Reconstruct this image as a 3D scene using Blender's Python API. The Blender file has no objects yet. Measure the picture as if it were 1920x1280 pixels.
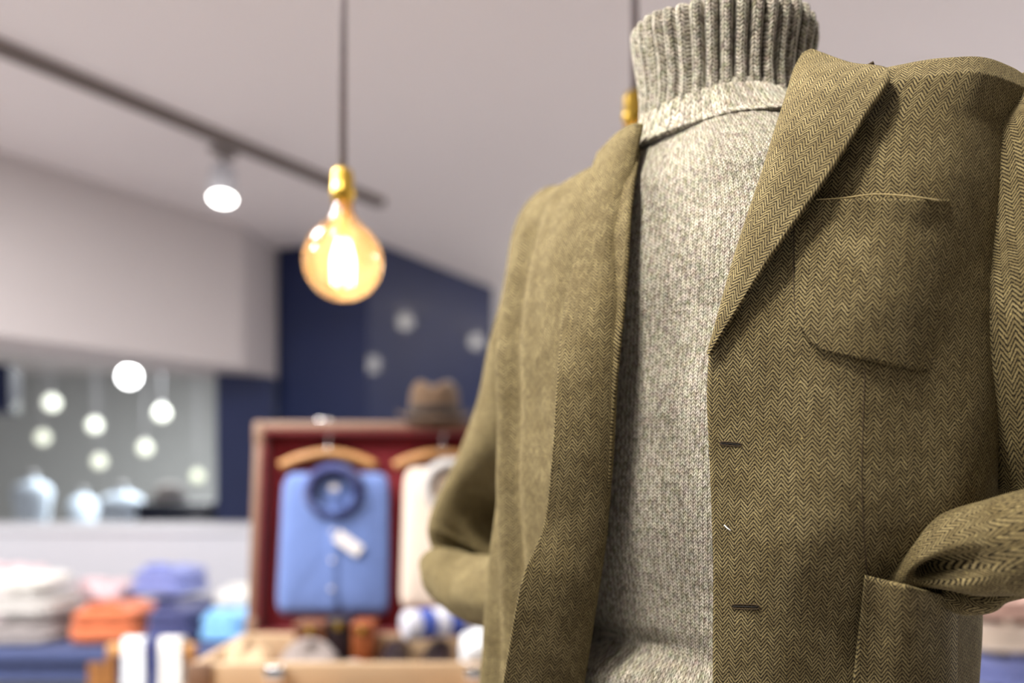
import bpy, bmesh, math, random
import numpy as np
from mathutils import Vector, Matrix

random.seed(7)
SC = bpy.context.scene
COL = SC.collection

# ------------------------------------------------------------------ camera, world, lights
F, H, CZ = 1500.0, 900.0, 1.30          # focal length and horizon row of the 1920x1280 frame; eye height (m)
cam_d = bpy.data.cameras.new('camera'); cam = bpy.data.objects.new('camera', cam_d); COL.objects.link(cam)
cam.location = (0, 0, CZ); cam.rotation_euler = (math.pi/2, 0, 0)
cam_d.sensor_width = 36; cam_d.lens = F*36/1920; cam_d.shift_y = (H-640)/1920
cam_d.clip_start = .02; cam_d.clip_end = 60
cam_d.dof.use_dof = True; cam_d.dof.focus_distance = .560; cam_d.dof.aperture_fstop = 28.125/13.5
SC.camera = cam

wd = bpy.data.worlds.new('world'); SC.world = wd; wd.use_nodes = True
wd.node_tree.nodes['Background'].inputs[0].default_value = (1.0, .985, .97, 1)
wd.node_tree.nodes['Background'].inputs[1].default_value = .16
vs = SC.view_settings
vs.view_transform = 'Standard'; vs.look = 'None'; vs.gamma = 1; vs.use_curve_mapping = False; vs.exposure = 0.0

def lamp(name, kind, loc, target, power, color=(1, .95, .88), size=.1, spot=60, blend=.6):
    d = bpy.data.lights.new(name, kind); d.energy = power; d.color = color
    if kind == 'AREA': d.size = size; d.shape = 'DISK'
    else: d.shadow_soft_size = size
    if kind == 'SPOT': d.spot_size = math.radians(spot); d.spot_blend = blend
    o = bpy.data.objects.new(name, d); COL.objects.link(o); o.location = loc
    o.rotation_euler = (Vector(target)-Vector(loc)).to_track_quat('-Z', 'Y').to_euler()
    return o
CEIL = 2.58
TGT = (.16, .62, 1.36)
lamp('track_spot_key', 'SPOT', (-.26, .29, CEIL-.10), (.15, .64, 1.40), 114, (1, .95, .86), .10, 62)
lamp('fill_spot_front', 'SPOT', (-.62, -.40, CEIL-.10), (.15, .62, 1.30), 19, (1, .95, .88), .08, 50)  # unseen fill lamp, added to even out the light down the front
lamp('track_spot_side', 'SPOT', (-1.0, 1.30, CEIL-.12), (.02, .85, 1.42), 88, (1, .93, .82), .05, 40)
lamp('track_spot_top', 'SPOT', (.62, .72, CEIL-.1), (.36, .58, 1.4), 20, (1, .95, .88), .05, 60)
lamp('fill_area_left', 'AREA', (-1.1, 1.6, CEIL-.03), (-1.1, 1.6, 0), 46, (1, .98, .97), .5)  # added lamp without a fixture; its floor bounce brightens the ceiling
lamp('fill_area_right', 'AREA', (2.6, 2.6, CEIL-.03), (2.6, 2.6, 0), 115, (1, .98, .97), .6)  # likewise added out of view, to lift the ceiling by floor bounce
lamp('fill_area_side', 'AREA', (-2.3, .9, CEIL-.03), (-2.3, .9, 0), 135, (1, .98, .97), .5)  # unseen lamp added to lighten the left part of the ceiling
lamp('downlight_case', 'SPOT', (-.5, .9, CEIL-.05), (-.3, 1.9, 1.05), 36, (1, .95, .9), .08, 60)
lamp('mall_light', 'AREA', (-2.6, 6.6, CEIL-.05), (-2.6, 6.6, 0), 170, (.97, 1, 1), 1.5)

# ------------------------------------------------------------------ node helper and materials
class NB:
    def __init__(s, name):
        s.m = bpy.data.materials.new(name); s.m.use_nodes = True; s.t = s.m.node_tree; s.b = s.t.nodes['Principled BSDF']
    def n(s, kind, **kw):
        nd = s.t.nodes.new(kind)
        for k, v in kw.items(): setattr(nd, k, v)
        return nd
    def put(s, sock, v):
        if isinstance(v, bpy.types.NodeSocket): s.t.links.new(v, sock)
        else: sock.default_value = v
    def math(s, op, a, b=0.0, c=None, clamp=False):
        nd = s.n('ShaderNodeMath', operation=op, use_clamp=clamp)
        s.put(nd.inputs[0], a); s.put(nd.inputs[1], b)
        if c is not None: s.put(nd.inputs[2], c)
        return nd.outputs[0]
    def mix(s, f, a, b, blend='MIX'):
        nd = s.n('ShaderNodeMix', data_type='RGBA', blend_type=blend)
        s.put(nd.inputs[0], f); s.put(nd.inputs[6], a); s.put(nd.inputs[7], b)
        return nd.outputs[2]
    def noise(s, vec, scale, detail=2.0, rough=.5):
        nd = s.n('ShaderNodeTexNoise'); s.put(nd.inputs['Scale'], scale); s.put(nd.inputs['Detail'], detail); s.put(nd.inputs['Roughness'], rough)
        if vec is not None: s.put(nd.inputs['Vector'], vec)
        return nd.outputs['Fac'], nd.outputs['Color']
    def ramp(s, f, lo, hi):
        nd = s.n('ShaderNodeMapRange'); s.put(nd.inputs[0], f); s.put(nd.inputs[1], lo); s.put(nd.inputs[2], hi)
        return nd.outputs[0]
    def bump(s, h, strength, dist):
        nd = s.n('ShaderNodeBump'); nd.inputs['Strength'].default_value = strength; nd.inputs['Distance'].default_value = dist
        s.put(nd.inputs['Height'], h); s.put(s.b.inputs['Normal'], nd.outputs[0])
    def xyz(s, x, y, z=0.0):
        nd = s.n('ShaderNodeCombineXYZ'); s.put(nd.inputs[0], x); s.put(nd.inputs[1], y); s.put(nd.inputs[2], z); return nd.outputs[0]
    def uv(s):
        tc = s.n('ShaderNodeTexCoord'); sp = s.n('ShaderNodeSeparateXYZ'); s.t.links.new(tc.outputs['UV'], sp.inputs[0])
        return tc.outputs['UV'], sp.outputs[0], sp.outputs[1]
    def obj(s):
        return s.n('ShaderNodeTexCoord').outputs['Object']

def lin(r, g, b):
    f = lambda c: (c/255/12.92) if c/255 < .04045 else ((c/255+.055)/1.055)**2.4
    return (f(r), f(g), f(b), 1)

def cloth(name, rgb, var=.25, scale=60, rough=.9, bump=.3, sheen=.2):
    s = NB(name); v = s.obj(); f, _ = s.noise(v, scale, 4, .65); g, _ = s.noise(v, scale*.12, 2)
    c = lin(*rgb); dark = tuple(x*(1-var) for x in c[:3])+(1,); hi = tuple(min(1, x*(1+var*.6)) for x in c[:3])+(1,)
    col = s.mix(s.ramp(f, .3, .7), dark, hi); col = s.mix(s.math('MULTIPLY', s.ramp(g, .35, .7), .35), col, dark)
    s.put(s.b.inputs['Base Color'], col); s.b.inputs['Roughness'].default_value = rough
    s.b.inputs['Sheen Weight'].default_value = sheen; s.bump(f, bump, .002); return s.m

def plain(name, rgb, rough=.6, metal=0.0, var=.08, scale=8, coat=0.0, bump=.05):
    s = NB(name); v = s.obj(); f, _ = s.noise(v, scale, 3)
    c = lin(*rgb); dark = tuple(x*(1-var) for x in c[:3])+(1,)
    s.put(s.b.inputs['Base Color'], s.mix(f, dark, c)); s.b.inputs['Roughness'].default_value = rough
    s.b.inputs['Metallic'].default_value = metal; s.b.inputs['Coat Weight'].default_value = coat; s.b.inputs['Coat Roughness'].default_value = .03
    if bump: s.bump(f, bump, .002)
    return s.m

def wood(name, a, b, scale=6, rough=.45):
    s = NB(name); v = s.obj(); mp = s.n('ShaderNodeMapping'); mp.inputs['Scale'].default_value = (1, 14, 14); s.put(mp.inputs[0], v)
    f, _ = s.noise(mp.outputs[0], scale, 5, .6)
    s.put(s.b.inputs['Base Color'], s.mix(s.ramp(f, .3, .7), lin(*a), lin(*b))); s.b.inputs['Roughness'].default_value = rough
    s.bump(f, .1, .002); return s.m

def emit(name, rgb, strength):
    s = NB(name); s.b.inputs['Base Color'].default_value = lin(*rgb)
    s.b.inputs['Emission Color'].default_value = lin(*rgb); s.b.inputs['Emission Strength'].default_value = strength; return s.m

def tweed():
    s = NB('tweed_herringbone'); uvv, u, v = s.uv()
    wob, _ = s.noise(uvv, 90, 2); wob2, _ = s.noise(uvv, 900, 2)
    u = s.math('ADD', u, s.math('MULTIPLY', s.math('SUBTRACT', wob, .5), .0016))
    v = s.math('ADD', v, s.math('MULTIPLY', s.math('SUBTRACT', wob2, .5), .0009))
    col = .0043; per = .0028
    tri = s.math('PINGPONG', s.math('DIVIDE', u, col), 1.0)
    t = s.math('ADD', s.math('DIVIDE', v, per), s.math('MULTIPLY', tri, col*1.32/per))
    st = s.math('MULTIPLY_ADD', s.math('SINE', s.math('MULTIPLY', t, 2*math.pi)), .5, .5)
    seam = s.math('SUBTRACT', 1.0, s.math('MULTIPLY', s.ramp(s.math('ABSOLUTE', s.math('SUBTRACT', s.math('PINGPONG', tri, .5), 0.0)), .12, 0.0), .35))
    fib, _ = s.noise(uvv, 1500, 3, .7); big, _ = s.noise(uvv, 38, 4, .65); fleck, _ = s.noise(uvv, 700, 1)
    k = s.math('ADD', s.math('MULTIPLY', st, seam), s.math('MULTIPLY', s.math('SUBTRACT', fib, .5), 3.3))
    k = s.ramp(k, .22, .70)
    light = s.mix(s.ramp(big, .25, .75), lin(122, 106, 68), lin(166, 150, 108))
    strand = s.n('ShaderNodeTexWhiteNoise', noise_dimensions='2D')
    s.put(strand.inputs['Vector'], s.xyz(s.math('FLOOR', s.math('DIVIDE', u, col)), s.math('FLOOR', s.math('ADD', t, .25))))
    light = s.mix(s.math('MULTIPLY', strand.outputs['Value'], .55), light, lin(84, 70, 42))
    c = s.mix(k, lin(19, 13, 7), light)
    c = s.mix(s.math('MULTIPLY', s.ramp(fleck, .68, .76), .55), c, lin(206, 186, 120))
    s.put(s.b.inputs['Base Color'], c)
    s.b.inputs['Roughness'].default_value = .92; s.b.inputs['Specular IOR Level'].default_value = .2
    s.b.inputs['Sheen Weight'].default_value = .12; s.b.inputs['Sheen Roughness'].default_value = .5
    s.b.inputs['Sheen Tint'].default_value = lin(220, 200, 140)
    s.bump(s.math('ADD', k, s.math('MULTIPLY', fib, .3)), .55, .0009)
    return s.m

def knit(name, wale=.0038, row=.0027, tone=1.0):
    s = NB(name); uvv, u, v = s.uv()
    wob, _ = s.noise(uvv, 120, 2); wob2, _ = s.noise(uvv, 420, 2)
    u = s.math('ADD', u, s.math('MULTIPLY', s.math('SUBTRACT', wob, .5), .0022))
    v = s.math('ADD', v, s.math('MULTIPLY', s.math('SUBTRACT', wob2, .5), .0018))
    x = s.math('PINGPONG', s.math('DIVIDE', u, wale), .5)                 # 0 at the wale's edge, .5 in its middle
    t = s.math('SUBTRACT', s.math('DIVIDE', v, row), s.math('MULTIPLY', x, 1.9))
    st = s.math('MULTIPLY_ADD', s.math('SINE', s.math('MULTIPLY', t, 2*math.pi)), .5, .5)
    edge = s.ramp(x, .0, .16); mid = s.ramp(x, .5, .40)
    hgt = s.math('MULTIPLY', s.math('MULTIPLY_ADD', st, .75, .25), s.math('MULTIPLY', edge, s.math('MULTIPLY_ADD', mid, .5, .5)))
    cell = s.n('ShaderNodeTexWhiteNoise', noise_dimensions='2D')
    s.put(cell.inputs['Vector'], s.xyz(s.math('FLOOR', s.math('DIVIDE', u, wale*.5)), s.math('FLOOR', t)))
    rnd = cell.outputs['Value']; fib, _ = s.noise(uvv, 1700, 3, .7); mel, mc = s.noise(uvv, 210, 2, .6)
    base = s.mix(s.ramp(s.math('ADD', s.math('MULTIPLY', rnd, .55), s.math('MULTIPLY', mel, .6)), .3, .85), lin(136, 126, 106), lin(220, 212, 193))
    tint = s.n('ShaderNodeHueSaturation'); tint.inputs['Saturation'].default_value = 1.6; s.put(tint.inputs['Color'], mc)
    base = s.mix(.09, base, tint.outputs[0])
    k = s.ramp(s.math('ADD', hgt, s.math('MULTIPLY', s.math('SUBTRACT', fib, .5), .8)), .0, .62)
    c = s.mix(k, lin(58, 50, 38), base)
    c = s.mix(1.0, c, (tone, tone, tone*.98, 1), 'MULTIPLY')
    s.put(s.b.inputs['Base Color'], c); s.b.inputs['Roughness'].default_value = .95
    s.b.inputs['Specular IOR Level'].default_value = .15; s.b.inputs['Sheen Weight'].default_value = .15
    s.bump(s.math('ADD', hgt, s.math('MULTIPLY', fib, .35)), .7, .0012)
    return s.m

def amber_glass():
    s = NB('amber_glass'); t = s.t
    tr = s.n('ShaderNodeBsdfTransparent'); tr.inputs[0].default_value = (1, .84, .58, 1)
    tl = s.n('ShaderNodeBsdfTranslucent'); tl.inputs[0].default_value = (1, .72, .42, 1)
    gl = s.n('ShaderNodeBsdfGlossy'); gl.inputs['Roughness'].default_value = .05
    m1 = s.n('ShaderNodeMixShader'); m1.inputs[0].default_value = .30; t.links.new(tr.outputs[0], m1.inputs[1]); t.links.new(tl.outputs[0], m1.inputs[2])
    fr = s.n('ShaderNodeFresnel'); fr.inputs[0].default_value = 1.45
    m2 = s.n('ShaderNodeMixShader'); t.links.new(fr.outputs[0], m2.inputs[0]); t.links.new(m1.outputs[0], m2.inputs[1]); t.links.new(gl.outputs[0], m2.inputs[2])
    t.links.new(m2.outputs[0], t.nodes['Material Output'].inputs['Surface']); return s.m

M = dict(
    tweed=tweed(), knit=knit('knit_stockinette'), rib=knit('knit_rib', .0047, .0032, .72),  # rib tone is lowered: the turtleneck's shade is put into its colour
    lining=cloth('jacket_lining', (24, 18, 12), sheen=0), thread=cloth('thread', (62, 47, 26), sheen=0), pale_thread=cloth('pale_thread', (184, 164, 112)),
    lint=plain('lint', (245, 245, 245)), form=cloth('mannequin_linen', (196, 186, 168)),
    ceiling=plain('ceiling_paint', (222, 216, 216), .9, var=.03, scale=1.2), white=plain('white_paint', (198, 198, 204), .8, var=.03, scale=2),
    soffit=plain('soffit_paint', (196, 189, 188), .85, var=.04, scale=2), far=plain('far_wall_paint', (186, 190, 190), .85, var=.1, scale=.7),
    navy=plain('navy_lacquer', (8, 30, 78), .6, var=.3, scale=3, coat=.14), floor=plain('floor_tile', (206, 201, 198), .35, var=.12, scale=4),
    track=plain('track_grey', (120, 110, 106), .5), black=plain('dark_metal', (60, 54, 52), .45, .4), brass=plain('brass', (196, 160, 60), .35, .7),
    cord=cloth('cord_fabric', (126, 116, 118)), glass=amber_glass(), filament=emit('filament', (255, 220, 170), 42),
    lens=emit('spot_lens', (255, 253, 248), 14), globe=emit('lamp_globe', (236, 240, 226), 1.5), globe_shop=emit('lamp_globe_shop', (255, 246, 232), 40), globe_mid=emit('lamp_globe_mid', (226, 230, 212), 1.0), globe_dim=emit('lamp_globe_dim', (214, 220, 196), .62), globe_hot=emit('lamp_globe_hot', (255, 255, 255), 12),
    tan=plain('tan_leather', (192, 162, 126), .55, var=.2, scale=14), case_edge=plain('case_edge_leather', (132, 103, 82), .55, var=.2, scale=14),
    red=cloth('dark_red_lining', (122, 18, 30), .25), chrome=plain('chrome', (225, 225, 225), .12, 1.0, var=.02),
    wood=wood('oak_wood', (168, 116, 62), (206, 154, 96)), wood_dk=wood('stained_wood', (110, 70, 34), (158, 104, 48)),
    shirt_blue=cloth('blue_chambray', (104, 128, 186), .2, 220), shirt_dark=cloth('inner_collar_navy', (44, 54, 110), .2, 200),
    shirt_cream=cloth('cream_cotton', (232, 214, 196), .1, 200), tag=plain('paper_tag', (226, 220, 216), .7),
    brown_felt=cloth('brown_felt', (92, 68, 44), .35, 40), ribbon=cloth('dark_ribbon', (44, 30, 22)),
    leather_dk=plain('dark_leather', (38, 22, 26), .35, var=.3, scale=20), leather_br=plain('brown_leather', (120, 72, 40), .5, var=.3, scale=20),
    leather_or=plain('orange_leather', (150, 78, 34), .5, var=.2, scale=20),
    grey_wool=cloth('grey_wool', (140, 128, 122)), white_cloth=cloth('white_cotton', (226, 230, 234), .06),
    scarf_blue=cloth('scarf_blue', (62, 84, 168)), scarf_white=cloth('scarf_white', (206, 206, 216), .08),
    orange=cloth('orange_wool', (206, 112, 70), .15), lavender=cloth('lavender_wool', (136, 146, 206), .15), navy_wool=cloth('navy_wool', (66, 70, 116), .25),
    blue_mid=cloth('slate_blue_wool', (84, 92, 150), .2), sky=cloth('sky_wool', (136, 196, 246), .1), grey_pile=cloth('pale_grey_wool', (188, 184, 180), .12),
    pink_pile=cloth('pink_wool', (224, 196, 200), .1), white_pile=cloth('off_white_wool', (226, 224, 218), .08), mid_grey=cloth('mid_grey_wool', (158, 150, 148), .15),
    table_navy=cloth('navy_tabletop', (62, 74, 116), .2), pale_blue=cloth('pale_blue_coat', (206, 222, 238), .06), peach=cloth('peach_wool', (214, 176, 160), .12),
    cabinet=plain('dark_navy_cabinet', (26, 36, 58), .4, var=.2), green_grey=plain('grey_panel', (128, 132, 126), .7), skin_grey=plain('form_grey', (150, 150, 152), .6),
)

# ------------------------------------------------------------------ mesh helpers
def link(o, parent=None):
    COL.objects.link(o)
    if parent is not None: o.parent = parent
    return o
def thing(name, label, cat, loc, group=None, rz=0.0):
    o = bpy.data.objects.new(name, None); o.empty_display_size = .05; COL.objects.link(o)
    o.location = loc; o.rotation_euler = (0, 0, rz); o['label'] = label; o['category'] = cat
    if group: o['group'] = group
    return o
def tag(o, label, cat, group=None):
    o['label'] = label; o['category'] = cat
    if group: o['group'] = group
    return o
def struct(o): o['kind'] = 'structure'; return o

def grid(name, P, mat, parent=None, uv=None, wrap=False, world=False, thick=0.0, cap=False, smooth=True):
    """P: (n, m, 3) grid of points. world=True: P is in world space and is moved into the parent's frame."""
    P = np.asarray(P, float); n, m = P.shape[:2]
    if world and parent is not None: P = P-np.array(parent.location)
    me = bpy.data.meshes.new(name); cols = m if wrap else m-1
    i, j = np.meshgrid(np.arange(n-1), np.arange(cols), indexing='ij'); j2 = (j+1) % m
    q = np.stack([i*m+j, i*m+j2, (i+1)*m+j2, (i+1)*m+j], -1).reshape(-1, 4)
    faces = q.tolist()
    if cap: faces += [list(range(m))[::-1], list(range((n-1)*m, n*m))]
    me.from_pydata(P.reshape(-1, 3).tolist(), [], faces)
    if uv is not None:
        uv = np.asarray(uv, float); L = me.uv_layers.new(name='UVMap'); flat = []
        if wrap: ext = np.concatenate([uv, 2*uv[:, -1:]-uv[:, -2:-1]], 1)
        else: ext = uv
        mm = ext.shape[1]; e = ext.reshape(-1, 2); jj2 = j+1
        idx = np.stack([i*mm+j, i*mm+jj2, (i+1)*mm+jj2, (i+1)*mm+j], -1).reshape(-1)
        vals = e[idx].reshape(-1).tolist(); pad = len(me.loops)*2-len(vals); L.data.foreach_set('uv', vals+[0.0]*pad)
    if cap and uv is None:
        bm = bmesh.new(); bm.from_mesh(me); bmesh.ops.recalc_face_normals(bm, faces=bm.faces); bm.to_mesh(me); bm.free()
    if smooth: me.shade_smooth()
    me.materials.append(mat); o = link(bpy.data.objects.new(name, me), parent)
    if thick:
        md = o.modifiers.new('cloth_thickness', 'SOLIDIFY'); md.thickness = thick; md.offset = 0
    return o

def bm_obj(name, bm, mat, parent=None, smooth=False, bevel=0.0, seg=2):
    me = bpy.data.meshes.new(name); bm.to_mesh(me); bm.free()
    if smooth: me.shade_smooth()
    me.materials.append(mat); o = link(bpy.data.objects.new(name, me), parent)
    if bevel:
        md = o.modifiers.new('soft_edges', 'BEVEL'); md.width = bevel; md.segments = seg; md.limit_method = 'ANGLE'
    return o
def add_box(bm, c, s, rot=None):
    mt = Matrix.Translation(c) @ (rot.to_4x4() if rot else Matrix.Identity(4)) @ Matrix.Diagonal((s[0], s[1], s[2], 1))
    bmesh.ops.create_cube(bm, size=1, matrix=mt)
def box(name, c, s, mat, parent=None, bevel=0.0, rot=None, seg=2):
    bm = bmesh.new(); add_box(bm, c, s, rot); return bm_obj(name, bm, mat, parent, bevel > 0, bevel, seg)
def prism(name, pts, z0, z1, mat, parent=None):
    bm = bmesh.new(); a = [bm.verts.new((x, y, z0)) for x, y in pts]; b = [bm.verts.new((x, y, z1)) for x, y in pts]; n = len(pts)
    bm.faces.new(a[::-1]); bm.faces.new(b)
    for k in range(n): bm.faces.new((a[k], a[(k+1) % n], b[(k+1) % n], b[k]))
    bmesh.ops.recalc_face_normals(bm, faces=bm.faces); return bm_obj(name, bm, mat, parent)
def lathe(name, prof, mat, parent=None, n=32, loc=(0, 0, 0), rot=None, sx=1.0, sy=1.0):
    P = np.array([[(r*math.cos(t)*sx, r*math.sin(t)*sy, z) for t in np.linspace(0, 2*math.pi, n, endpoint=False)] for r, z in prof])
    if rot is not None: P = P @ np.array(rot).T
    return grid(name, P+np.array(loc), mat, parent, wrap=True, cap=True)
def cr(pts, n):
    """Catmull-Rom resampling of control values to n rows."""
    p = np.asarray(pts, float); k = len(p); t = np.linspace(0, k-1, n); i = np.minimum(t.astype(int), k-2); f = (t-i)
    f = f.reshape((-1,)+(1,)*(p.ndim-1)); g = lambda a: p[np.clip(a, 0, k-1)]
    p0 = np.where((i == 0).reshape(f.shape), 2*p[0]-p[1], g(i-1)); p1 = g(i); p2 = g(i+1); p3 = np.where((i+2 > k-1).reshape(f.shape), 2*p[-1]-p[-2], g(i+2))
    return .5*((2*p1)+(p2-p0)*f+(2*p0-5*p1+4*p2-p3)*f*f+(3*p1-p0-3*p2+p3)*f**3)
def tube(name, pts, r, mat, parent=None, n=10, m=8, world=False):
    c = cr(pts, max(n, 2)); P = []
    for k in range(len(c)):
        T = Vector(c[min(k+1, len(c)-1)]-c[max(k-1, 0)]).normalized(); a = T.orthogonal().normalized() if abs(T.z) > .95 else T.cross(Vector((0, 0, 1))).normalized(); b = T.cross(a)
        rr = r if np.isscalar(r) else np.interp(k/(len(c)-1), np.linspace(0, 1, len(r)), r)
        P.append([np.array(a)*rr*math.cos(t)+np.array(b)*rr*math.sin(t)+c[k] for t in np.linspace(0, 2*math.pi, m, endpoint=False)])
    return grid(name, np.array(P), mat, parent, wrap=True, cap=True, world=world)
def sstep(a, b, x):
    t = np.clip((np.asarray(x, float)-a)/(b-a), 0, 1); return t*t*(3-2*t)

# photo pixel + distance -> world
def at(px, py, d): return np.array([(px-960)/F*d, d, CZ+(H-py)/F*d])
def pix(P):
    P = np.asarray(P, float); return 960+F*P[..., 0]/P[..., 1], H-F*(P[..., 2]-CZ)/P[..., 1]
def onceil(px, py): return at(px, py, (CEIL-CZ)*F/(H-py))[:2]

# ------------------------------------------------------------------ the room
struct(prism('floor', [(-9, -4), (6, -4), (6, 11), (-9, 11)], -.1, 0, M['floor']))
struct(prism('ceiling', [(-9, -4), (6, -4), (6, 11), (-9, 11)], CEIL, CEIL+.1, M['ceiling']))
struct(prism('wall_back', [(-9, 9.6), (6, 9.6), (6, 9.8), (-9, 9.8)], 0, CEIL, M['far']))
struct(prism('wall_right', [(3.6, -4), (3.8, -4), (3.8, 9.6), (3.6, 9.6)], 0, CEIL, M['white']))
E1 = np.array([.57, .82]); A1 = onceil(455, 424); A0 = A1-E1*3.3; B1 = np.array([-1.29, 4.55]); ZB = at(455, 690, A1[1])[2]
struct(prism('trim_1', [A0, A1, B1, B1+(-.22, .15), A0+(-.25, .17)], ZB, CEIL, M['soffit']))          # bulkhead over the opening
NL = onceil(520, 467); NC = onceil(690, 447); NR = onceil(925, 540)
struct(prism('wall_left', [NL, NC, NR, NR+(-.62, .4), NL+(0, .9)], 0, CEIL, M['navy']))              # navy lacquered block
CL = at(405, 700, 4.2)[:2]; CR_ = NL+(-.0, -.06)
struct(prism('trim_2', [CL, CR_, CR_+(-.05, .3), CL+(-.05, .25)], 0, ZB, M['navy']))                 # navy post under the bulkhead
PL = at(-60, 700, 3.9)[:2]; PR = at(18, 700, 3.9)[:2]
struct(prism('trim_3', [PL, PR, PR+(-.1, .25), PL+(-.1, .25)], at(0, 770, 3.9)[2], ZB, M['navy']))

# ------------------------------------------------------------------ the mannequin and its clothes
K = 1.1
TH = math.radians(46); UD = np.array([math.cos(TH), -math.sin(TH)]); ND = np.array([-math.sin(TH), -math.cos(TH)])
C0 = np.array([.17, .645])*K; PW = 2.4
JR = np.array([(-.46, .2, .13, 0), (-.3, .19, .125, 0), (-.15, .18, .12, 0), (0, .184, .124, .0), (.1, .188, .118, 0), (.18, .19, .105, -.005), (.22, .19, .094, -.008),
               (.245, .197, .08, -.01), (.258, .194, .068, -.012), (.266, .176, .057, -.014), (.273, .142, .05, -.015), (.280, .110, .046, -.015), (.288, .08, .045, -.015)])*K
SR = np.array([(-.36, .168, .112, 0), (-.3, .165, .108, 0), (-.15, .158, .104, 0), (0, .168, .110, 0), (.1, .172, .102, 0), (.18, .165, .09, 0), (.22, .142, .082, 0),
               (.247, .105, .073, 0), (.265, .08, .067, 0), (.285, .064, .062, 0), (.297, .058, .058, 0)])*K
def prof(R, z): return [np.interp(z, R[:, 0], R[:, k]) for k in (1, 2, 3)]
def spow(t): return np.sign(t)*np.abs(t)**(2/PW)
def body_pt(R, z, phi, off=0.0):
    a, b, c = prof(R, z); u = (a+off)*spow(np.cos(phi)); v = (b+off)*spow(np.sin(phi))+c
    return np.stack([C0[0]+UD[0]*u+ND[0]*v, C0[1]+UD[1]*u+ND[1]*v, CZ+z+0*u], -1)
def loc3(u, v, z): p = C0+UD*u*K+ND*v*K; return np.array([p[0], p[1], CZ+z*K])
def hit(px, py, off, R=JR):
    ds = np.linspace(.36, 1.05, 500); X = (px-960)/F*ds; Z = (H-py)/F*ds
    du = (X-C0[0])*UD[0]+(ds-C0[1])*UD[1]; dv = (X-C0[0])*ND[0]+(ds-C0[1])*ND[1]
    a, b, c = prof(R, Z); G = (abs(du)/(a+off))**PW+(abs(dv-c)/(b+off))**PW; G = np.where(Z > R[-1, 0]+off, 9, G)
    k = np.where(G < 1)[0]
    if len(k) == 0: return float(ds[G.argmin()])
    k = k[0]
    if k == 0: return float(ds[0])
    t = (G[k-1]-1)/(G[k-1]-G[k]); return float(ds[k-1]+t*(ds[k]-ds[k-1]))
def hitj(px, py, extra):
    d = hit(px, py, .012+extra); P = at(px, py, d); q = P[:2]-C0; u = q@UD; v = q@ND; z = P[2]-CZ; a, b, c = prof(JR, z); inv = lambda t: np.sign(t)*np.abs(t)**(PW/2)
    ph = float(np.arctan2(inv((v-c)/b), inv(u/a))); return hit(px, py, .012+extra+float(jacket_off(z, np.array(ph))))
_ph = np.radians(np.arange(-270, 271, 1.0)); _x = .19*K*spow(np.cos(_ph)); _y = .12*K*spow(np.sin(_ph))
_arc = np.concatenate([[0], np.cumsum(np.hypot(np.diff(_x), np.diff(_y)))])
def arc(phi): return np.interp(phi, _ph, _arc)
_zz = np.linspace(-.8, .36, 400); _pb = [sum(prof(JR, z)[:2])/2 for z in _zz]; _cv = np.concatenate([[0], np.cumsum(np.hypot(np.diff(_zz), np.diff(_pb)))])
def vlen(z): return np.interp(z, _zz, _cv)
def uv_body(P):
    d = P[..., :2]-C0; u = d@UD; v = d@ND; z = P[..., 2]-CZ; a, b, c = prof(JR, z)
    inv = lambda t: np.sign(t)*np.abs(t)**(PW/2)
    return np.stack([arc(np.arctan2(inv((v-c)/b), inv(u/a))), vlen(z)], -1)

RE = np.array([(60, 1515), (110, 1502), (165, 1482), (290, 1440), (395, 1408), (465, 1385), (545, 1362), (615, 1343), (660, 1330), (750, 1325), (900, 1330), (1050, 1336), (1280, 1335), (1500, 1330), (2200, 1310)])
LE = np.array([(200, 1212), (240, 1203), (300, 1190), (400, 1178), (500, 1170), (600, 1162), (720, 1155), (850, 1148), (1000, 1135), (1120, 1118), (1250, 1098), (1400, 1075), (2200, 960)])
mann = thing('mannequin', 'linen tailor mannequin form inside the grey sweater and tweed jacket', 'mannequin', (C0[0], C0[1], 0))
ZS = np.linspace(-.36, .29, 40)*K; PH = np.linspace(0, 2*math.pi, 48, endpoint=False)
grid('torso', np.array([body_pt(SR, z, PH, -.012) for z in ZS]), M['form'], mann, wrap=True, world=True, cap=True)
lathe('neck', [(.058*K, .27*K+CZ), (.054*K, .33*K+CZ), (.05*K, .345*K+CZ), (.01, .348*K+CZ)], M['form'], mann)
lathe('stand_pole', [(.017, .02), (.017, CZ-.36*K)], M['chrome'], mann, 16)
lathe('stand_base', [(.18, 0), (.18, .012), (.17, .018), (.03, .026), (.03, .05), (.02, .055)], M['chrome'], mann, 40)

# sweater: body, shoulder yoke band, ribbed roll neck
sw = thing('turtleneck_sweater', 'grey melange knitted turtleneck sweater worn under the tweed jacket', 'sweater', (C0[0], C0[1], CZ-.36*K))
nz, npz = 240, 240; ZS = np.linspace(-.36, .293, nz)*K; PH = np.linspace(0, 2*math.pi, npz, endpoint=False); G = []
for z in ZS:
    rel = z/K; front = np.clip(np.sin(PH), 0, 1)
    off = .002*np.sin(PH*5+z*30)*front+.0015*np.sin(z*60+PH*3)
    off += front*(.020*sstep(-.122, -.142, rel) - .010*np.exp(-((rel+.118)/.010)**2)*sstep(.7, -.3, np.cos(PH)*1.2))
    off += front*.004*np.exp(-((rel-.03)/.03)**2)*np.sin(PH*7)
    G.append(body_pt(SR, z, PH, off))
G = np.array(G); UVs = np.stack([np.broadcast_to(np.cumsum(np.r_[0, np.hypot(np.diff(.165*K*spow(np.cos(PH))), np.diff(.105*K*spow(np.sin(PH))))]), (nz, npz)), np.broadcast_to(ZS[:, None], (nz, npz))], -1)
grid('sweater_body', G, M['knit'], sw, uv=UVs, wrap=True, world=True)
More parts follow.
